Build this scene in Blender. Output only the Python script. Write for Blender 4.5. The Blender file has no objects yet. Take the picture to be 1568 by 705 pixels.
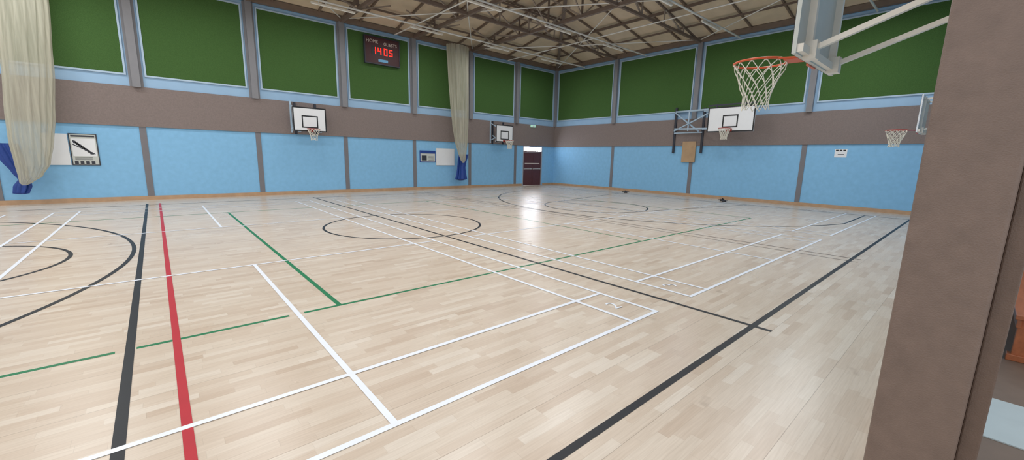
import bpy, bmesh, math, random
from mathutils import Vector, Matrix
random.seed(4)
sc = bpy.context.scene
COL = sc.collection

# ------------------------------------------------------------ materials
def lin(c):
    c = c/255.0
    return c/12.92 if c <= 0.04045 else ((c+0.055)/1.055)**2.4
def rgb(c, k=1.0):
    return (min(1, lin(c[0])*k), min(1, lin(c[1])*k), min(1, lin(c[2])*k), 1)

def mat(name, c, rough=0.6, metal=0.0, var=0.08, scale=6.0, bump=0.0, emit=0.0, spec=0.5, stretch=(1, 1, 1)):
    m = bpy.data.materials.new(name); m.use_nodes = True
    nt = m.node_tree; N = nt.nodes; L = nt.links
    b = N['Principled BSDF']
    b.inputs['Roughness'].default_value = rough
    b.inputs['Metallic'].default_value = metal
    b.inputs['Specular IOR Level'].default_value = spec
    g = N.new('ShaderNodeNewGeometry')
    mp = N.new('ShaderNodeMapping'); mp.inputs['Scale'].default_value = stretch
    L.new(g.outputs['Position'], mp.inputs['Vector'])
    n = N.new('ShaderNodeTexNoise'); n.inputs['Scale'].default_value = scale
    n.inputs['Detail'].default_value = 5
    L.new(mp.outputs['Vector'], n.inputs['Vector'])
    mx = N.new('ShaderNodeMix'); mx.data_type = 'RGBA'
    mx.inputs['A'].default_value = rgb(c, 1-var*1.6)
    mx.inputs['B'].default_value = rgb(c, 1+var*1.6)
    L.new(n.outputs['Fac'], mx.inputs['Factor'])
    L.new(mx.outputs['Result'], b.inputs['Base Color'])
    if bump:
        bp = N.new('ShaderNodeBump'); bp.inputs['Strength'].default_value = bump
        bp.inputs['Distance'].default_value = 0.01
        n2 = N.new('ShaderNodeTexNoise'); n2.inputs['Scale'].default_value = scale*12
        L.new(mp.outputs['Vector'], n2.inputs['Vector'])
        L.new(n2.outputs['Fac'], bp.inputs['Height']); L.new(bp.outputs['Normal'], b.inputs['Normal'])
    if emit:
        b.inputs['Emission Color'].default_value = rgb(c)
        b.inputs['Emission Strength'].default_value = emit
    return m

M = {}
M['blue'] = mat('blue_painted_board', (136, 190, 228), 0.65, var=0.07, scale=7, bump=0.1, spec=.25)
M['blue_up'] = mat('pale_blue_board', (154, 188, 218), 0.6, var=0.05, scale=3)
M['band'] = mat('taupe_carpet_band', (136, 124, 120), 0.9, var=0.12, scale=30, bump=0.3, spec=.2)
M['post'] = mat('grey_steel_post', (132, 132, 136), 0.5, var=0.05)
M['postlow'] = mat('grey_cover_strip', (120, 118, 122), 0.6, var=0.05)
M['green'] = mat('green_felt', (74, 106, 58), 0.95, var=0.3, scale=60, bump=0.5, spec=.15)
M['frame'] = mat('pale_panel_frame', (176, 198, 218), 0.5, var=0.03)
M['skirt'] = mat('oak_skirting', (184, 150, 118), 0.45, var=0.15, scale=5)
M['brown'] = mat('brown_steel', (116, 101, 92), 0.55, var=0.12)
M['brown_l'] = mat('taupe_steel_strut', (156, 144, 134), 0.5, var=0.12)
M['rib'] = mat('brown_roof_rib', (120, 104, 92), 0.6, var=0.12)
M['ceil'] = mat('beige_roof_lining', (210, 194, 170), 0.85, var=0.1, scale=2.5)
M['pipe'] = mat('galvanised_pipe', (224, 225, 223), 0.35, metal=0.0, var=0.05)
M['white'] = mat('white_paint', (232, 234, 236), 0.4, var=0.02)
M['offw'] = mat('grey_white_paint', (196, 200, 194), 0.45, var=0.05)
M['cream'] = mat('cream_steel', (226, 220, 208), 0.4, var=0.05)
M['black'] = mat('black_paint', (18, 18, 20), 0.45, var=0.1)
M['dark'] = mat('dark_steel', (48, 50, 60), 0.45, var=0.1)
M['bluesteel'] = mat('pale_blue_steel', (176, 198, 216), 0.4, var=0.05)
M['orange'] = mat('orange_rim', (205, 84, 40), 0.4, var=0.08)
M['red'] = mat('red_rim', (170, 60, 50), 0.4, var=0.08)
M['net'] = mat('net_cord', (226, 222, 208), 0.8, var=0.08, scale=30)
M['maroon'] = mat('maroon_casing', (66, 28, 30), 0.5, var=0.05)
M['door'] = mat('dark_brown_door', (88, 44, 44), 0.4, var=0.1)
M['doorfr'] = mat('door_frame_grey', (160, 160, 168), 0.5)
M['digit'] = mat('red_led', (255, 36, 24), 0.5, emit=2.2, var=0)
M['label'] = mat('pale_label', (205, 190, 180), 0.5, var=0)
M['day'] = mat('daylight_transom', (235, 242, 255), 0.5, emit=40.0, var=0)
M['exitg'] = mat('exit_sign_green', (170, 225, 200), 0.5, emit=.5, var=0)
M['lamp'] = mat('lamp_diffuser', (250, 250, 246), 0.5, var=0)
M['plate'] = mat('sky_blue_plate', (110, 170, 210), 0.5)
M['hardb'] = mat('hardboard', (182, 152, 118), 0.7, var=0.12, scale=4)
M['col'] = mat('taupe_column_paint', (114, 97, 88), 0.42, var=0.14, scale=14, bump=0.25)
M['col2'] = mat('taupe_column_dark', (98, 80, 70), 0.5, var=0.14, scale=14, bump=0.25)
M['tarp'] = mat('blue_tarp', (26, 62, 140), 0.5, var=0.15, scale=8)
M['bench'] = mat('orange_pine', (176, 98, 58), 0.4, var=0.2, scale=4, stretch=(1, 8, 8))
M['store'] = mat('store_wall', (132, 112, 100), 0.8, var=0.06)
M['storefl'] = mat('store_floor', (124, 100, 82), 0.5, var=0.15)
M['lw'] = mat('white_line_paint', (236, 241, 250), 0.35, var=0.03)
M['lk'] = mat('black_line_paint', (30, 32, 38), 0.4, var=0.1, spec=.3)
M['lkt'] = mat('brown_line_paint', (88, 70, 66), 0.35, var=0.1)
M['lr'] = mat('red_line_paint', (182, 36, 50), 0.4, var=0.06, spec=.3)
M['lg'] = mat('green_line_paint', (18, 118, 74), 0.4, var=0.06, spec=.3)

def netting():
    m = mat('cream_division_netting', (208, 205, 188), 0.95, var=0.08, scale=3, stretch=(9, 9, 0.3), spec=.1)
    nt = m.node_tree; N = nt.nodes; L = nt.links
    b = N['Principled BSDF']; out = N['Material Output']
    tl = N.new('ShaderNodeBsdfTranslucent'); tl.inputs['Color'].default_value = rgb((208, 205, 188))
    tr = N.new('ShaderNodeBsdfTransparent')
    g = N.new('ShaderNodeNewGeometry'); mp = N.new('ShaderNodeMapping'); mp.inputs['Scale'].default_value = (7, 7, .25)
    n = N.new('ShaderNodeTexNoise'); n.inputs['Scale'].default_value = 2; n.inputs['Detail'].default_value = 2
    L.new(g.outputs['Position'], mp.inputs['Vector']); L.new(mp.outputs[0], n.inputs['Vector'])
    mr = N.new('ShaderNodeMapRange'); mr.inputs['From Min'].default_value = .35; mr.inputs['From Max'].default_value = .65
    mr.inputs['To Min'].default_value = .32; mr.inputs['To Max'].default_value = .54
    L.new(n.outputs['Fac'], mr.inputs['Value'])
    m1 = N.new('ShaderNodeMixShader'); m1.inputs[0].default_value = 0.3
    m2 = N.new('ShaderNodeMixShader'); L.new(mr.outputs[0], m2.inputs[0])
    L.new(b.outputs[0], m1.inputs[1]); L.new(tl.outputs[0], m1.inputs[2])
    L.new(m1.outputs[0], m2.inputs[1]); L.new(tr.outputs[0], m2.inputs[2])
    L.new(m2.outputs[0], out.inputs['Surface'])
    return m
M['curtain'] = netting()

def wood_floor():
    m = bpy.data.materials.new('maple_strip_floor'); m.use_nodes = True
    nt = m.node_tree; N = nt.nodes; L = nt.links; b = N['Principled BSDF']
    def math_(op, a, bb=None):
        n = N.new('ShaderNodeMath'); n.operation = op
        for i, v in enumerate((a, bb)):
            if v is None: continue
            if isinstance(v, (int, float)): n.inputs[i].default_value = v
            else: L.new(v, n.inputs[i])
        return n.outputs[0]
    g = N.new('ShaderNodeNewGeometry'); s = N.new('ShaderNodeSeparateXYZ')
    L.new(g.outputs['Position'], s.inputs[0])
    ry = math_('DIVIDE', s.outputs['Y'], 0.072); row = math_('FLOOR', ry)
    wn = N.new('ShaderNodeTexWhiteNoise'); wn.noise_dimensions = '1D'; L.new(row, wn.inputs['W'])
    xs = math_('ADD', math_('DIVIDE', s.outputs['X'], 0.46), math_('MULTIPLY', wn.outputs['Value'], 9.0))
    col = math_('FLOOR', xs)
    cb = N.new('ShaderNodeCombineXYZ'); L.new(row, cb.inputs[0]); L.new(col, cb.inputs[1])
    w2 = N.new('ShaderNodeTexWhiteNoise'); w2.noise_dimensions = '2D'; L.new(cb.outputs[0], w2.inputs['Vector'])
    cr = N.new('ShaderNodeValToRGB'); e = cr.color_ramp.elements
    e[0].position = 0; e[0].color = rgb((200, 180, 160))
    e[1].position = 1; e[1].color = rgb((223, 211, 196))
    for p, c in ((0.08, (207, 189, 170)), (0.5, (213, 197, 179)), (0.88, (218, 204, 187))):
        q = e.new(p); q.color = rgb(c)
    L.new(w2.outputs['Value'], cr.inputs[0])
    mp = N.new('ShaderNodeMapping'); mp.inputs['Scale'].default_value = (1.5, 30, 1)
    L.new(g.outputs['Position'], mp.inputs['Vector'])
    n = N.new('ShaderNodeTexNoise'); n.inputs['Scale'].default_value = 3; n.inputs['Detail'].default_value = 6
    L.new(mp.outputs[0], n.inputs['Vector'])
    gm = N.new('ShaderNodeMix'); gm.data_type = 'RGBA'; gm.blend_type = 'MULTIPLY'; gm.inputs['Factor'].default_value = 1
    r2 = N.new('ShaderNodeValToRGB'); r2.color_ramp.elements[0].position = .3; r2.color_ramp.elements[0].color = (.89, .87, .85, 1)
    r2.color_ramp.elements[1].position = .65; r2.color_ramp.elements[1].color = (1, 1, 1, 1)
    L.new(n.outputs['Fac'], r2.inputs[0]); L.new(cr.outputs[0], gm.inputs['A']); L.new(r2.outputs[0], gm.inputs['B'])
    fy = math_('FRACT', ry); fx = math_('FRACT', xs)
    j1 = math_('LESS_THAN', fy, 0.025); j2 = math_('LESS_THAN', fx, 0.005)
    fs = math_('FRACT', math_('DIVIDE', s.outputs['Y'], 0.576)); j3 = math_('LESS_THAN', fs, 0.007)
    j = math_('ADD', math_('MULTIPLY', math_('MAXIMUM', j1, j2), 0.18), math_('MULTIPLY', j3, 0.4))
    jm = N.new('ShaderNodeMix'); jm.data_type = 'RGBA'
    L.new(j, jm.inputs['Factor']); L.new(gm.outputs['Result'], jm.inputs['A']); jm.inputs['B'].default_value = rgb((110, 88, 68))
    n5 = N.new('ShaderNodeTexNoise'); n5.inputs['Scale'].default_value = 3.1; n5.inputs['Detail'].default_value = 2
    L.new(g.outputs['Position'], n5.inputs['Vector'])
    k5 = N.new('ShaderNodeMapRange'); k5.inputs['From Min'].default_value = .72; k5.inputs['From Max'].default_value = .78; k5.inputs['To Max'].default_value = .35
    L.new(n5.outputs['Fac'], k5.inputs['Value'])
    km = N.new('ShaderNodeMix'); km.data_type = 'RGBA'; L.new(k5.outputs[0], km.inputs['Factor'])
    L.new(jm.outputs['Result'], km.inputs['A']); km.inputs['B'].default_value = rgb((130, 104, 84))
    L.new(km.outputs['Result'], b.inputs['Base Color'])
    n3 = N.new('ShaderNodeTexNoise'); n3.inputs['Scale'].default_value = 1.2; n3.inputs['Detail'].default_value = 4
    L.new(g.outputs['Position'], n3.inputs['Vector'])
    mr = N.new('ShaderNodeMapRange'); mr.inputs['To Min'].default_value = 0.22; mr.inputs['To Max'].default_value = 0.36
    L.new(n3.outputs['Fac'], mr.inputs['Value']); L.new(mr.outputs[0], b.inputs['Roughness'])
    b.inputs['Specular IOR Level'].default_value = 0.5
    return m
M['floor'] = wood_floor()

# ------------------------------------------------------------ mesh builder
class MB:
    def __init__(s): s.v = []; s.f = []; s.mi = []; s.mats = []; s.sm = []
    def m(s, k):
        if k not in s.mats: s.mats.append(k)
        return s.mats.index(k)
    def add(s, vs, fs, k, smooth=False):
        o = len(s.v); s.v += [tuple(x) for x in vs]
        i = s.m(k)
        for f in fs: s.f.append([o+a for a in f]); s.mi.append(i); s.sm.append(smooth)
    def bx(s, x0, x1, y0, y1, z0, z1, k):
        if x0 > x1: x0, x1 = x1, x0
        if y0 > y1: y0, y1 = y1, y0
        if z0 > z1: z0, z1 = z1, z0
        vs = [(x0,y0,z0),(x1,y0,z0),(x1,y1,z0),(x0,y1,z0),(x0,y0,z1),(x1,y0,z1),(x1,y1,z1),(x0,y1,z1)]
        s.add(vs, [(3,2,1,0),(4,5,6,7),(0,1,5,4),(1,2,6,5),(2,3,7,6),(3,0,4,7)], k)
    def beam(s, p, q, w, h, k):
        p = Vector(p); q = Vector(q); d = (q-p).normalized()
        up = Vector((0,0,1)) if abs(d.z) < .95 else Vector((1,0,0))
        a = d.cross(up).normalized(); b = a.cross(d).normalized()
        vs = []
        for c in (p, q):
            for i, j in ((-1,-1),(1,-1),(1,1),(-1,1)): vs.append(c+a*(i*w/2)+b*(j*h/2))
        s.add(vs, [(0,1,2,3),(7,6,5,4),(0,4,5,1),(1,5,6,2),(2,6,7,3),(3,7,4,0)], k)
    def tube(s, p, q, r, k, n=10, r2=None):
        p = Vector(p); q = Vector(q); d = (q-p).normalized()
        up = Vector((0,0,1)) if abs(d.z) < .95 else Vector((1,0,0))
        a = d.cross(up).normalized(); b = a.cross(d).normalized(); r2 = r if r2 is None else r2
        vs = []
        for c, rr in ((p, r), (q, r2)):
            for i in range(n):
                t = 2*math.pi*i/n; vs.append(c+a*math.cos(t)*rr+b*math.sin(t)*rr)
        s.add(vs, [(i, n+i, n+(i+1) % n, (i+1) % n) for i in range(n)], k, True)
        s.add(vs[:n], [tuple(range(n))], k); s.add(vs[n:], [tuple(reversed(range(n)))], k)
    def torus(s, c, R, r, k, n=48, m=10):
        vs = []; c = Vector(c)
        for i in range(n):
            t = 2*math.pi*i/n
            for j in range(m):
                u = 2*math.pi*j/m
                vs.append(c+Vector(((R+r*math.cos(u))*math.cos(t), (R+r*math.cos(u))*math.sin(t), r*math.sin(u))))
        s.add(vs, [(i*m+j, ((i+1) % n)*m+j, ((i+1) % n)*m+(j+1) % m, i*m+(j+1) % m) for i in range(n) for j in range(m)], k, True)
    def build(s, name, loc=(0,0,0), rz=0.0, bevel=0.0, parent=None):
        me = bpy.data.meshes.new(name); me.from_pydata(s.v, [], s.f)
        for k in s.mats: me.materials.append(M[k])
        for p, i, sm in zip(me.polygons, s.mi, s.sm): p.material_index = i; p.use_smooth = sm
        me.update()
        o = bpy.data.objects.new(name, me); COL.objects.link(o)
        o.location = loc; o.rotation_euler = (0, 0, rz)
        if bevel:
            b = o.modifiers.new('bevel', 'BEVEL'); b.width = bevel; b.segments = 2; b.limit_method = 'ANGLE'
        if parent: o.parent = parent
        return o

def text(body, size, loc, rot, key, name, parent, extrude=0.002, align='CENTER'):
    c = bpy.data.curves.new(name, 'FONT'); c.body = body; c.size = size; c.extrude = extrude
    c.align_x = align; c.align_y = 'CENTER'
    o = bpy.data.objects.new(name, c); COL.objects.link(o)
    o.location = loc; o.rotation_euler = rot; c.materials.append(M[key]); o.parent = parent
    return o
def empty(name, loc=(0,0,0)):
    o = bpy.data.objects.new(name, None); COL.objects.link(o); o.location = loc; o.empty_display_size = .2
    return o

# ------------------------------------------------------------ dimensions
XR, YL, YN, XW = 19.4, 18.3, 0.10, -12.5
ZB0, ZB1, ZT = 2.40, 3.65, 7.20

b = MB(); b.bx(XW, XR+.2, -4.0, YL+.2, -0.1, 0, 'floor'); b.build('floor')
DX0, DX1, DH = 16.72, 18.36, 2.38
b = MB()
b.bx(XW, DX0, YL, YL+.2, 0, ZT, 'blue'); b.bx(DX1, XR+.2, YL, YL+.2, 0, ZT, 'blue'); b.bx(DX0, DX1, YL, YL+.2, DH, ZT, 'blue')
b.bx(XW, XR, YL-.012, YL, ZB1, 6.98, 'blue_up')
b.build('wall_left')
b = MB(); b.bx(XW, XR-.04, YL-.05, YL-.012, ZB0, ZB1, 'band'); b.build('trim_1')
b = MB(); b.bx(XR, XR+.2, YN, YL, 0, ZT, 'blue'); b.bx(XR-.012, XR, YN, YL, ZB1, 6.98, 'blue_up'); b.build('wall_right')
b = MB(); b.bx(XR-.05, XR-.012, YN, YL-.012, ZB0, ZB1, 'band'); b.build('trim_2')
b = MB(); b.bx(2.71, XR, YN-.2, YN, 0, ZT, 'blue'); b.build('wall_near')
b = MB(); b.bx(2.75, XR-.05, YN, YN+.05, ZB0, ZB1, 'band'); b.build('trim_3')
b = MB(); b.bx(XW, DX0-.06, YL-.035, YL, 0, .13, 'skirt'); b.bx(DX1+.06, XR, YL-.035, YL, 0, .13, 'skirt'); b.build('baseboard_left')
b = MB(); b.bx(XR-.035, XR, YN, YL-.035, 0, .13, 'skirt'); b.build('baseboard_right')
b = MB(); b.bx(2.75, XR-.035, YN, YN+.035, 0, .13, 'skirt'); b.build('baseboard_near')

LX = [-.2+3.26*k for k in range(-3, 6)]
RY = [13.8, 9.3, 4.8]
b = MB()
for x in LX:
    b.bx(x-.085, x+.085, YL-.02, YL, .13, ZB0, 'postlow')
    b.bx(x-.10, x+.10, YL-.16, YL-.012, ZB1-.02, 7.1, 'post')
    b.bx(x-.17, x-.10, YL-.03, YL-.012, ZB1, 6.98, 'post'); b.bx(x+.10, x+.17, YL-.03, YL-.012, ZB1, 6.98, 'post')
b.bx(XR-.16, XR-.012, YL-.16, YL-.012, ZB1, 7.1, 'post')
b.build('trim_4')
b = MB()
for y in RY+[.35]:
    b.bx(XR-.02, XR, y-.085, y+.085, .13, ZB0, 'postlow')
    b.bx(XR-.16, XR-.012, y-.10, y+.10, ZB1-.02, 7.1, 'post')
b.build('trim_5')
b = MB(); b.bx(XW, XR-.02, YL-.2, YL-.012, 7.0, 7.2, 'rib'); b.build('trim_6')
b = MB(); b.bx(XR-.2, XR-.012, YN, YL-.21, 7.0, 7.2, 'rib'); b.build('trim_7')

G0, G1 = 3.98, 6.86
edges = LX + [XR-.06]
for i in range(len(edges)-1):
    x0, x1 = edges[i]+.22, edges[i+1]-.22
    b = MB(); y = YL-.012
    b.bx(x0+.05, x1-.05, y-.035, y, G0+.05, G1-.05, 'green')
    for q in ((x0, x1, G0, G0+.05), (x0, x1, G1-.05, G1), (x0, x0+.05, G0+.05, G1-.05), (x1-.05, x1, G0+.05, G1-.05)):
        b.bx(q[0], q[1], y-.05, y, q[2], q[3], 'frame')
    b.build('acoustic_wall_panel')
edges = [.35]+RY[::-1]+[YL-.06]
for i in range(len(edges)-1):
    y0, y1 = edges[i]+.2, edges[i+1]-.2
    b = MB(); x = XR-.012
    b.bx(x-.035, x, y0+.05, y1-.05, G0+.05, G1-.05, 'green')
    for q in ((y0, y1, G0, G0+.05), (y0, y1, G1-.05, G1), (y0, y0+.05, G0+.05, G1-.05), (y1-.05, y1, G0+.05, G1-.05)):
        b.bx(x-.05, x, q[0], q[1], q[2], q[3], 'frame')
    b.build('acoustic_wall_panel')

# ------------------------------------------------------------ roof
S = .2; RX, RYc = XR-9.1, 9.2; ZR = ZT+S*9.1
b = MB()
b.add([(XR+.2,YL+.2,ZT-.04),(XW,YL+.2,ZT-.04),(XW,RYc,ZR),(RX,RYc,ZR)], [(0,1,2,3)], 'ceil')
b.add([(XR+.2,YN-.2,ZT-.06),(XW,YN-.2,ZT-.06),(XW,RYc,ZR),(RX,RYc,ZR)], [(3,2,1,0)], 'ceil')
b.add([(XR+.2,YL+.2,ZT-.04),(XR+.2,YN-.2,ZT-.06),(RX,RYc,ZR)], [(2,1,0)], 'ceil')
o = b.build('ceiling')
sm = o.modifiers.new('thick', 'SOLIDIFY'); sm.thickness = .1; sm.offset = 1
def zr(x, y): return ZT+S*max(0, min(YL-y, y-YN, XR-x))
b = MB()
x = XR-.9
while x > XW:
    ye = RYc if x < RX else YL-(XR-x)
    b.beam((x, YL-.2, zr(x, YL-.2)-.05), (x, ye, zr(x, ye)-.05), .06, .09, 'rib')
    yn = RYc if x < RX else YN+(XR-x)
    b.beam((x, YN+.1, zr(x, YN+.1)-.05), (x, yn, zr(x, yn)-.05), .06, .09, 'rib')
    x -= 1.63
y = YN+1.1
while y < YL-.5:
    d = min(YL-y, y-YN)
    b.beam((XR-.2, y, zr(XR-.2, y)-.05), (XR-d, y, zr(XR-d, y)-.05), .06, .09, 'rib')
    y += 1.5
b.beam((XR-.1, YL-.1, ZT-.08), (RX, RYc, ZR-.1), .14, .2, 'brown')
b.beam((XR-.1, YN+.1, ZT-.08), (RX, RYc, ZR-.1), .14, .2, 'brown')
b.beam((XW, RYc, ZR-.1), (RX, RYc, ZR-.1), .14, .2, 'brown')
for d in (1.5, 3.0, 4.5, 6.0, 7.5):
    z = ZT+S*d-.14; t = .08 if d in (3.0, 6.0) else .05
    b.beam((XW, YL-d, z), (XR-d, YL-d, z), t, t+.02, 'brown'); b.beam((XW, YN+d, z), (XR-d, YN+d, z), t, t+.02, 'brown')
    b.beam((XR-d, YN+d, z), (XR-d, YL-d, z), t, t+.02, 'brown')
b.build('roof_rafters')
def truss_y(x):
    b = MB(); zb = 7.02
    b.beam((x, YN+.05, zb), (x, YL-.22, zb), .12, .12, 'brown')
    n = 10; L = (YL-YN-.3)/n; pts = []
    for i in range(n+1):
        y = YN+.08+L*i; pts.append((y, zr(x, y)-.2))
    for i in range(1, n):
        y, z = pts[i]
        if z-zb > .1: b.beam((x, y, zb), (x, y, z), .06, .06, 'brown')
        y2, z2 = pts[i-1] if i <= n//2 else pts[i+1]
        if z2-zb > .05 or z-zb > .1: b.beam((x, y, zb), (x, y2, z2), .06, .06, 'brown_l')
        b.bx(x-.07, x+.07, y-.12, y+.12, zb-.07, zb-.06, 'brown_l')
        for s_ in (-1, 1):
            xx = x+s_*1.3; zz = zr(xx, y)-.15
            if XR-.5 > xx > XW and zz-zb > .35: b.beam((x, y, zb), (xx, y, zz), .045, .045, 'brown_l')
    for i in range(n):
        b.beam((x, pts[i][0], pts[i][1]), (x, pts[i+1][0], pts[i+1][1]), .09, .09, 'brown')
    b.build('roof_truss')
def truss_x(y, x0, x1):
    b = MB(); zb = 7.02
    b.beam((x0, y, zb), (x1, y, zb), .10, .10, 'brown')
    n = max(2, round((x1-x0)/1.6)); L = (x1-x0)/n
    for i in range(n):
        xa = x0+L*i; xb = xa+L
        za, zb2 = zr(xa, y)-.25, zr(xb, y)-.25
        b.beam((xa, y, za), (xb, y, zb2), .07, .07, 'brown')
        b.beam((xa, y, za), (xb, y, zb) if i % 2 == 0 else (xb, y, zb2), .05, .05, 'brown_l')
        b.beam((xb, y, zb), (xb, y, max(zb+.06, zb2)), .05, .05, 'brown_l')
    b.build('roof_truss')
for x in LX[2:-1]: truss_y(x)
for y in RY: truss_x(y, -6.6, XR-.2)
b = MB()
cells = [-6.72]+LX[3:]+[XR-.2]
ys = [.2]+RY[::-1]+[YL-.2]
for i in range(len(cells)-1):
    for j in range(len(ys)-1):
        if (i+j) % 2: b.tube((cells[i], ys[j], 7.1), (cells[i+1], ys[j+1], 7.1), .022, 'pipe', 6)
        else: b.tube((cells[i+1], ys[j], 7.1), (cells[i], ys[j+1], 7.1), .022, 'pipe', 6)
b.build('roof_wind_bracing')
b = MB()
for y in (3.2, 7.6, 12.0, 15.9):
    b.tube((XW, y, 6.86), (XR-.25, y, 6.86), .035, 'pipe', 8)
for x in (15.2, 8.6, 2.0):
    b.tube((x, .2, 6.93), (x, YL-.25, 6.93), .025, 'pipe', 8)
b.build('ceiling_conduit_pipes')
# slim battens with added area lights filling the hall; kept weak where in view
for x in (-9.5, -5.8, -2.1, 1.6, 5.3, 9.0, 12.7, 16.4):
    for y in (3.2, 7.6, 12.0, 15.9):
        dd = x*.6475+y*.7418
        far = dd > 11.8 and not (x > 12 and y < 4)
        e = MB()
        e.bx(-.75, .75, -.04, .04, 0, .05, 'cream'); e.bx(-.73, .73, -.022, .022, -.016, 0, 'lamp')
        e.tube((-.5, 0, .05), (-.5, 0, .12), .012, 'pipe', 6); e.tube((.5, 0, .05), (.5, 0, .12), .012, 'pipe', 6)
        o = e.build('ceiling_luminaire', (x, y, 6.72))
        ld = bpy.data.lights.new('fill_light', 'AREA'); ld.shape = 'RECTANGLE'; ld.size = 1.4; ld.size_y = .036 if far else .1
        ld.energy = 36 if far else (62 if dd < 8 else 92); ld.color = (.98, .99, 1)
        lo = bpy.data.objects.new('fill_light', ld); COL.objects.link(lo); lo.parent = o; lo.location = (0, 0, -.03)

# ------------------------------------------------------------ floor markings
b = MB()
def rect(x0, x1, y0, y1, z, k):
    b.add([(x0, y0, z), (x1, y0, z), (x1, y1, z), (x0, y1, z)], [(0, 1, 2, 3)], k)
def lineX(y, x0, x1, w, z, k): rect(x0, x1, y-w/2, y+w/2, z, k)
def lineY(x, y0, y1, w, z, k): rect(x-w/2, x+w/2, y0, y1, z+.0003, k)
def arc(cx, cy, r, a0, a1, w, z, k, n=96):
    vs = []; fs = []
    for i in range(n+1):
        t = a0+(a1-a0)*i/n
        for rr in (r-w/2, r+w/2): vs.append((cx+rr*math.cos(t), cy+rr*math.sin(t), z))
    for i in range(n): fs.append((2*i, 2*i+1, 2*i+3, 2*i+2))
    b.add(vs, fs, k)
g = 'lg'; zg = .0010
lineX(4.43, -4.55, -.40, .045, zg, g); lineX(4.43, -.27, .88, .045, zg, g); lineX(4.43, 1.02, 13.43, .045, zg, g)
lineX(13.45, -4.55, 13.43, .045, zg, g)
lineY(1.38, 4.43, 13.45, .05, zg, g); lineY(7.45, 4.43, 13.45, .035, zg, g)
lineY(-4.55, 4.43, 13.45, .045, zg, g); lineY(13.43, 4.43, 13.45, .045, zg, g)
k = 'lk'; zk = .0018; CX, CY = 4.43, 9.0
lineX(1.32, XW+1, 17.6, .055, zk, k); lineX(16.5, -8.73, 17.6, .05, zk, k)
lineY(CX, 1.15, 16.65, .05, zk, k)
lineY(17.6, 1.32, 16.5, .05, zk, k); lineY(-8.73, 1.32, 16.5, .05, zk, k)
arc(CX, CY, 1.8, 0, 2*math.pi, .05, zk+.0006, k)
lineY(-.31, .6, 16.9, .06, zk, k); lineY(9.2, 1.2, 16.6, .03, zk, 'lkt'); lineY(8.9, 1.2, 16.6, .02, zk, 'lkt')
for s_, bx_ in ((1, -8.73), (-1, 17.6)):
    hx = bx_+s_*1.575; th = math.asin(6.6/6.75)
    if s_ > 0: arc(hx, CY, 6.75, -th, th, .055, zk+.0006, k)
    else: arc(hx, CY, 6.75, math.pi-th, math.pi+th, .055, zk+.0006, k)
    xe = hx+s_*6.75*math.cos(th)
    lineX(CY-6.6, min(bx_, xe), max(bx_, xe), .05, zk, k); lineX(CY+6.6, min(bx_, xe), max(bx_, xe), .05, zk, k)
    fx = bx_+s_*5.8
    arc(fx, CY, 1.8, 0, 2*math.pi, .05, zk+.0006, k)
    lineY(fx, CY-1.8, CY+1.8, .05, zk, k)
    for t in (-1, 1):
        b.add([(bx_, CY+t*3.0-.025, zk), (bx_, CY+t*3.0+.025, zk), (fx, CY+t*1.8+.025, zk), (fx, CY+t*1.8-.025, zk)], [(0,1,2,3)], k)
lineY(-.01, .8, 16.9, .054, .0025, 'lr')
w = 'lw'; zw = .0034; W = .045
for x0 in (-8.99, -2.09, 4.81, 11.71):
    x1 = x0+6.1; y0, y1 = 2.15, 15.55; xc = (x0+x1)/2
    for x in (x0, x0+.46, x1-.46, x1): lineY(x, y0-W/2, y1+W/2, W, zw, w)
    for y in (y0, y0+.76, 6.87, 10.83, y1-.76, y1): lineX(y, x0, x1, W, zw, w)
    lineY(xc, y0, 6.87, W, zw, w); lineY(xc, 10.83, y1, W, zw, w)
markings = b.build('court_line_markings')
text('2', .26, (3.78, 2.54, .0042), (0, 0, math.radians(-8)), 'lw', 'number_2', markings, .0005)
text('3', .26, (5.04, 2.54, .0042), (0, 0, math.radians(50)), 'lw', 'number_3', markings, .0005)

# ------------------------------------------------------------ basketball goals
def rimnet(b, c, k, cord=.0045, mount=-.43):
    c = Vector(c)
    b.torus(c, .228, .010, k)
    b.tube(c+Vector((-.13, -.19, -.005)), c+Vector((-.09, mount+.02, -.02)), .008, k, 6)
    b.tube(c+Vector((.13, -.19, -.005)), c+Vector((.09, mount+.02, -.02)), .008, k, 6)
    b.bx(c.x-.11, c.x+.11, c.y+mount, c.y+mount+.02, c.z-.10, c.z+.02, k)
    b.bx(c.x-.09, c.x+.09, c.y+mount+.02, c.y-.22, c.z-.02, c.z-.008, k)
    lv = [(.226, 0), (.205, .07), (.172, .15), (.142, .23), (.120, .31), (.112, .38), (.12, .44)]
    n = 12; P = []
    for j, (r, d) in enumerate(lv):
        row = []
        for i in range(n):
            t = 2*math.pi*(i+(.5 if j % 2 else 0))/n
            jr = 1+random.uniform(-.05, .05) if j else 1
            row.append(c+Vector((r*jr*math.cos(t), r*jr*math.sin(t), -d+(random.uniform(-.012, .012) if j else 0))))
        P.append(row)
    for j in range(len(lv)-1):
        for i in range(n):
            other = (i-1) % n if j % 2 == 0 else (i+1) % n
            b.tube(P[j][i], P[j+1][i], cord, 'net', 5); b.tube(P[j][i], P[j+1][other], cord, 'net', 5)
    for i in range(n): b.tube(c+Vector((.226*math.cos(2*math.pi*i/n), .226*math.sin(2*math.pi*i/n), .008)), P[0][i]+Vector((0,0,-.02)), cord*1.4, 'net', 5)

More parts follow.
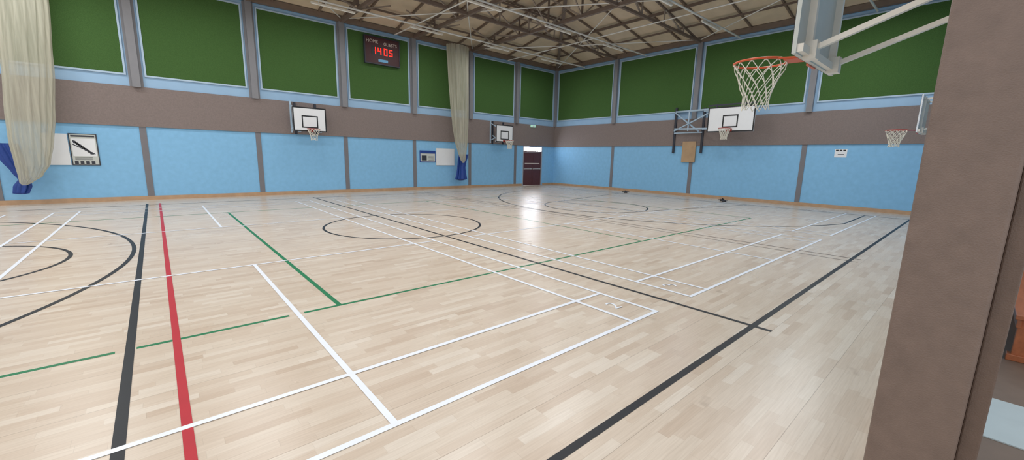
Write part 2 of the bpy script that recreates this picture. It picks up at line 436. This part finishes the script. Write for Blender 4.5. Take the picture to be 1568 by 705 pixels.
def board(b, w, z0, z1, border, sq_w=.59, sq_h=.42, sq0=.14, back='white', t=.045):
    b.bx(-w/2, w/2, -.03, 0, z0, z1, back)
    y = .004
    if border:
        b.bx(-w/2, w/2, 0, y, z0, z0+t, 'black'); b.bx(-w/2, w/2, 0, y, z1-t, z1, 'black')
        b.bx(-w/2, -w/2+t, 0, y, z0+t, z1-t, 'black'); b.bx(w/2-t, w/2, 0, y, z0+t, z1-t, 'black')
    a = z0+sq0
    b.bx(-sq_w/2, sq_w/2, 0, y, a, a+t, 'black'); b.bx(-sq_w/2, sq_w/2, 0, y, a+sq_h, a+sq_h+t, 'black')
    b.bx(-sq_w/2, -sq_w/2+t, 0, y, a+t, a+sq_h, 'black'); b.bx(sq_w/2-t, sq_w/2, 0, y, a+t, a+sq_h, 'black')

def practice_goal(loc, rz, D, armk, rimk, bk='white', cord=.0045, z0=2.50, z1=3.42):
    b = MB(); board(b, 1.22, z0, z1, True, back=bk)
    rimnet(b, (0, .43, z0+.09), rimk, cord)
    for x in (-.38, .38):
        b.beam((x, -.055, z0+.02), (x, -.055, z1-.04), .05, .05, armk)
        b.beam((x, -.08, z0+.06), (x, -D+.05, z0+.36), .04, .04, armk)
        b.beam((x, -.08, z1-.10), (x, -D+.05, z1+.02), .04, .04, armk)
        b.bx(x-.04, x+.04, -D+.001, -D+.05, z0-.1, z1+.2, 'dark' if armk != 'cream' else armk)
        b.bx(x-.05, x+.05, -.12, -.03, z0-.02, z0+.12, armk)
    b.beam((-.6, -.05, z0+.04), (.6, -.05, z0+.04), .05, .06, armk)
    b.beam((-.5, -.05, z1-.08), (.5, -.05, z1-.08), .04, .04, armk)
    b.beam((-.38, -D+.3, z1-.02), (.38, -D+.3, z1-.02), .03, .03, armk)
    if armk != 'cream':
        b.bx(.5, .56, -D+.001, -D+.05, z0-.05, z1+.25, armk)
        b.beam((.53, -D+.06, z1+.1), (.38, -.08, z1-.2), .035, .035, armk)
        b.beam((.53, -D+.06, z0+.1), (.38, -.08, z0+.3), .035, .035, armk)
    return b.build('wall_mounted_basketball_hoop', loc, rz)

practice_goal((4.53, 1.15, 0), 0, 1.15-YN-.052, 'cream', 'orange', 'offw', .0042)
practice_goal((15.2, 1.30, 0), 0, 1.30-YN-.052, 'cream', 'red', 'white', .006)
practice_goal((4.75, 17.62, 0), math.pi, YL-.052-17.62, 'bluesteel', 'red', 'white', .006)
practice_goal((14.7, 17.62, 0), math.pi, YL-.052-17.62, 'bluesteel', 'red', 'white', .007)

b = MB(); z0, z1 = 2.88, 3.90
board(b, 1.82, z0, z1, True, .6, .45, .18, t=.05); rimnet(b, (0, .45, z0+.12), 'red', .007, -.45)
D = XR-.05-17.85
for x in (-.6, .6):
    b.beam((x, -.06, z0), (x, -.06, z1+.12), .06, .06, 'dark')
b.beam((-.9, -.06, z1+.08), (.95, -.06, z1+.08), .05, .06, 'dark'); b.beam((-.8, -.06, z0+.05), (.8, -.06, z0+.05), .05, .05, 'dark')
for x, zb, zt in ((1.74, 2.05, 4.1), (3.1, 2.05, 4.2)):
    b.bx(x-.05, x+.05, -D+.001, -D+.06, zb, zt, 'dark')
for zz in (3.85, 3.05):
    b.beam((3.1, -D+.06, zz+.15), (.6, -.09, zz), .07, .07, 'bluesteel')
    b.beam((1.74, -D+.06, zz+.1), (-.6, -.09, zz), .07, .07, 'bluesteel')
b.beam((3.1, -D+.1, 3.95), (1.6, -.75, 3.0), .05, .05, 'bluesteel')
b.beam((3.1, -D+.1, 3.1), (.6, -.1, 3.85), .05, .05, 'bluesteel')
b.beam((2.2, -D+.55, 3.05), (2.2, -D+.55, 3.97), .05, .05, 'bluesteel')
b.beam((3.1, -D+.08, 3.0), (1.74, -D+.08, 3.0), .05, .05, 'bluesteel'); b.beam((3.1, -D+.08, 4.0), (1.74, -D+.08, 4.0), .05, .05, 'bluesteel')
b.build('wall_mounted_basketball_hoop', (17.85, 7.1, 0), math.pi/2)

# ------------------------------------------------------------ scoreboard
sb = empty('scoreboard', (8.02, YL-.10, 6.13))
b = MB()
b.bx(-.78, .78, -.12, .0, -.55, .55, 'maroon')
for q in ((-.8, .8, .53, .57), (-.8, .8, -.57, -.53)): b.bx(q[0], q[1], -.14, .0, q[2], q[3], 'dark')
for q in ((-.8, -.77), (.77, .8)): b.bx(q[0], q[1], -.14, .0, -.53, .53, 'dark')
b.bx(-.2, .24, -.126, -.12, -.45, -.34, 'plate'); b.bx(-.5, .5, -.124, -.12, -.2, .17, 'black')
b.bx(-.1, .1, 0, .03, -.3, .3, 'dark')
b.build('casing', parent=sb)
R90 = (math.pi/2, 0, 0)
text('HOME', .19, (-.46, -.13, .35), R90, 'label', 'home_label', sb)
text('GUESTS', .18, (.36, -.13, .31), R90, 'label', 'guests_label', sb)
def seg(b, x, z, w, h, t, s):
    on = {'0': 'abcdef', '1': 'bc', '4': 'fgbc', '5': 'afgcd'}[s]
    G = {'a': (0, h, w, h), 'd': (0, 0, w, 0), 'g': (0, h/2, w, h/2), 'f': (0, h/2, 0, h), 'b': (w, h/2, w, h), 'e': (0, 0, 0, h/2), 'c': (w, 0, w, h/2)}
    for c in on:
        x0, z0, x1, z1 = G[c]
        b.bx(x+x0-t/2, x+x1+t/2, -.135, -.124, z+z0-t/2, z+z1+t/2, 'digit')
b = MB()
for i, (s_, x) in enumerate(zip('1405', (-.44, -.20, .08, .32))): seg(b, x, -.14, .12, .25, .034, s_)
b.build('digits', parent=sb)

# ------------------------------------------------------------ door
dr = empty('door_1', ((DX0+DX1)/2, YL+.05, 0)); hw = (DX1-DX0)/2-.002
b = MB()
b.bx(-hw, -hw+.07, -.04, .10, 0, DH-.002, 'doorfr'); b.bx(hw-.07, hw, -.04, .10, 0, DH-.002, 'doorfr')
b.bx(-hw+.07, hw-.07, -.04, .10, 2.02, 2.08, 'door'); b.bx(-hw+.07, hw-.07, -.04, .10, DH-.05, DH-.002, 'doorfr')
b.build('frame', parent=dr)
b = MB(); b.bx(-hw+.07, hw-.07, .04, .05, 2.08, DH-.05, 'day'); b.build('transom_window', parent=dr)
b = MB()
for x0, x1 in ((-hw+.075, -.004), (.004, hw-.075)):
    b.bx(x0, x1, 0, .045, .01, 2.015, 'door')
    b.bx(x0+.08, x1-.08, -.008, 0, .12, .85, 'door'); b.bx(x0+.08, x1-.08, -.008, 0, 1.15, 1.9, 'door')
    b.bx(x0+.05, x1-.05, -.05, -.035, 1.0, 1.03, 'pipe'); b.bx(x0+.06, x0+.10, -.05, 0, .99, 1.04, 'pipe'); b.bx(x1-.10, x1-.06, -.05, 0, .99, 1.04, 'pipe')
b.bx(-.62, .62, -.012, -.0081, 1.32, 1.37, 'label')
b.build('leaves', parent=dr)
b = MB(); b.bx(-.17, .17, -.08, 0, -.06, .06, 'exitg'); b.bx(-.18, .18, -.07, 0, .06, .08, 'white'); b.bx(-.08, .08, -.085, -.08, -.035, .035, 'white')
b.build('emergency_exit_sign', (17.4, YL-.052, 3.56))

# ------------------------------------------------------------ notices
def notice(x0, x1, z0, z1, y=YL-.004, fr='white', inner='white', t=.025):
    b = MB(); b.bx(x0, x1, y-.025, y, z0, z1, fr); b.bx(x0+t, x1-t, y-.028, y-.025, z0+t, z1-t, inner)
    return b
b = notice(-2.45, -1.93, 1.15, 2.08, fr='white'); b.build('notice_sheet')
b = notice(-1.91, -1.30, 1.14, 2.10, fr='dark', inner='offw'); y = YL-.032
b.bx(-1.86, -1.35, y-.003, y, 2.0, 2.05, 'dark')
b.bx(-1.86, -1.35, y-.002, y, 1.42, 1.95, 'white')
for i in range(7):
    x = -1.84+i*.055; z = 1.90-i*.055
    b.add([(x, y-.004, z), (x+.07, y-.004, z-.02), (x+.10, y-.004, z-.10), (x+.02, y-.004, z-.09)], [(0,1,2,3)], 'black' if i % 2 else 'dark')
b.add([(-1.84, y-.0045, 1.76), (-1.38, y-.0045, 1.47), (-1.38, y-.0045, 1.50), (-1.84, y-.0045, 1.79)], [(0,1,2,3)], 'dark')
for i in range(4): b.bx(-1.85+.12*i, -1.77+.12*i, y-.004, y, 1.18, 1.27, 'dark')
for i in range(3): b.bx(-1.83, -1.45, y-.003, y, 1.31+.035*i, 1.32+.035*i, 'dark')
b.build('framed_poster')
b = notice(9.85, 10.72, 1.36, 1.92, fr='tarp', inner='offw', t=.03); y = YL-.032
b.bx(9.88, 10.69, y-.003, y, 1.78, 1.89, 'tarp'); b.bx(9.95, 10.22, y-.003, y, 1.44, 1.68, 'dark')
for i in range(4): b.bx(10.32, 10.64, y-.003, y, 1.44+.06*i, 1.455+.06*i, 'dark')
b.build('framed_poster')
b = notice(10.76, 11.85, 1.2, 2.06, fr='pipe', inner='white'); b.bx(10.9, 11.7, YL-.06, YL-.03, 1.2, 1.22, 'pipe'); b.build('whiteboard')
b = MB(); b.bx(XR-.045, XR-.021, 9.10, 9.75, 1.62, ZB0-.002, 'hardb'); b.bx(XR-.09, XR-.052, 9.10, 9.75, ZB0-.002, 2.6, 'hardb'); b.bx(XR-.09, XR-.045, 9.10, 9.75, 1.62, ZB0-.002, 'hardb'); b.build('hardboard_target_panel')
b = MB(); b.bx(XR-.006, XR-.001, 3.45, 3.82, 1.92, 2.22, 'white')
for i in range(3): b.bx(XR-.010, XR-.006, 3.49+i*.11, 3.57+i*.11, 2.15, 2.20, 'black')
b.bx(XR-.010, XR-.006, 3.53, 3.72, 2.02, 2.04, 'dark'); b.build('paper_notice')
for y, x in ((12.0, 18.2), (7.2, 18.3)):
    b = MB(); b.bx(-.2, .2, -.06, .06, 0, .03, 'black'); b.tube((0, -.04, .03), (0, .04, .12), .02, 'black', 8); b.tube((-.17, -.08, .04), (-.17, .08, .04), .04, 'dark', 12); b.tube((.17, -.08, .04), (.17, .08, .04), .04, 'dark', 12); b.bx(-.03, .03, -.18, .18, .04, .07, 'black')
    b.build('net_post_trolley', (x, y, 0), .6)

# ------------------------------------------------------------ division netting bundles
def bundle(prof, cy, seed, pleats=11, key='curtain', amp=.16, flat=.5):
    rnd = random.Random(seed); n = 144; b = MB(); vs = []; fs = []; rows = []
    for i in range(len(prof)-1):
        z0, x0, w0 = prof[i]; z1, x1, w1 = prof[i+1]
        for j in range(5):
            t = j/5; t2 = t*t*(3-2*t)*.5+t*.5
            rows.append((z0+(z1-z0)*t, x0+(x1-x0)*t2, w0+(w1-w0)*t2))
    rows.append(prof[-1])
    ph = [rnd.uniform(0, 6.28) for _ in range(5)]
    for r, (z, cx, w) in enumerate(rows):
        for i in range(n):
            t = 2*math.pi*i/n
            m = 1+amp*math.sin(pleats*t+ph[0]+z*.15)+amp*.5*math.sin((pleats*2-5)*t+ph[1]+z*.35)+.05*math.sin(3*t+ph[2]+z)
            vs.append((cx+w/2*m*math.cos(t)/(1+amp*.8), cy+w/2*flat*m*math.sin(t), z))
    R = len(rows)
    for r in range(R-1):
        for i in range(n): fs.append((r*n+i, r*n+(i+1) % n, (r+1)*n+(i+1) % n, (r+1)*n+i))
    b.add(vs, fs, key, True)
    return b
B1 = bundle([(6.93, -2.15, .9), (5.57, -2.24, .93), (3.9, -2.37, .93), (2.5, -2.5, .9), (1.8, -2.56, .82), (1.2, -2.6, .66), (.85, -2.68, .45), (.68, -2.78, .25), (.6, -2.82, .08)], 17.55, 1, 17, amp=.08)
e1 = empty('division_net_curtain', (0, 0, 0))
B1.build('netting', parent=e1)
T1 = bundle([(1.75, -3.1, .5), (1.3, -3.0, .42), (.95, -2.9, .3), (.75, -2.85, .22), (.55, -2.9, .34), (.36, -2.95, .3), (.33, -2.95, .1)], 17.86, 5, 7, 'tarp', .25, .6)
T1.build('storage_bag', parent=e1)
B2 = bundle([(6.93, 11.6, 1.2), (5.6, 11.66, 1.12), (4.2, 11.7, 1.0), (3.2, 11.74, .88), (2.4, 11.78, .72), (1.9, 11.84, .5), (1.5, 11.9, .28), (1.35, 11.92, .1)], 17.55, 2, 17, amp=.08)
e2 = empty('division_net_curtain', (0, 0, 0))
B2.build('netting', parent=e2)
T2 = bundle([(1.78, 12.15, .5), (1.4, 12.05, .45), (1.1, 12.0, .42), (.8, 12.0, .5), (.5, 11.98, .62), (.44, 11.98, .2)], 17.86, 6, 7, 'tarp', .25, .5)
T2.build('storage_bag', parent=e2)

# ------------------------------------------------------------ foreground column and store
b = MB(); b.bx(2.40, 2.70, -.09, .182, 0, 7.19, 'col'); b.build('boxed_steel_column', bevel=.012)
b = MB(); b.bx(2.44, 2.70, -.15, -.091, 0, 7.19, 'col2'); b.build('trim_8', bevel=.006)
b = MB(); b.bx(9.6, 9.75, -3.9, YN-.2, 0, 3.0, 'store'); b.build('wall_store')
b = MB(); b.bx(2.9, 9.6, -3.9, YN-.2, .0005, .004, 'storefl'); b.build('floor_store')
b = MB(); L0, L1 = 5.35, 7.9
b.bx(L0, L1, -.82, -.345, .38, .42, 'bench'); b.bx(L0+.05, L1-.05, -.62, -.56, .14, .22, 'bench')
b.bx(L0+.04, L1-.04, -.80, -.77, .30, .38, 'bench'); b.bx(L0+.04, L1-.04, -.39, -.36, .30, .38, 'bench')
for x in (L0+.06, L1-.12):
    b.bx(x, x+.05, -.78, -.37, .04, .38, 'bench'); b.bx(x-.02, x+.07, -.82, -.345, .004, .06, 'bench')
b.build('wooden_gym_bench', bevel=.006)
b = MB(); b.bx(3.68, 4.36, -.98, -.20, .0045, .012, 'offw'); b.build('floor_mat')

# ------------------------------------------------------------ world
w = bpy.data.worlds.new('world'); sc.world = w; w.use_nodes = True
w.node_tree.nodes['Background'].inputs[0].default_value = (.92, .96, 1, 1)
w.node_tree.nodes['Background'].inputs[1].default_value = 1.2

# ------------------------------------------------------------ camera
cam = bpy.data.cameras.new('camera'); co = bpy.data.objects.new('camera', cam); COL.objects.link(co)
right = Vector((.75572, -.65476, .02085)).normalized()
fwd = Vector((.64747, .74182, -.17397)); fwd = (fwd-right*fwd.dot(right)).normalized()
up = right.cross(fwd).normalized()
mt = Matrix((( right.x, up.x, -fwd.x, 0), (right.y, up.y, -fwd.y, 0), (right.z, up.z, -fwd.z, 1.63), (0, 0, 0, 1)))
co.matrix_world = mt
cam.sensor_fit = 'HORIZONTAL'; cam.sensor_width = 36; cam.lens = 622/1568*36; cam.clip_start = .05
sc.camera = co
sc.view_settings.view_transform = 'Standard'
sc.view_settings.look = 'None'
sc.view_settings.exposure = -0.05
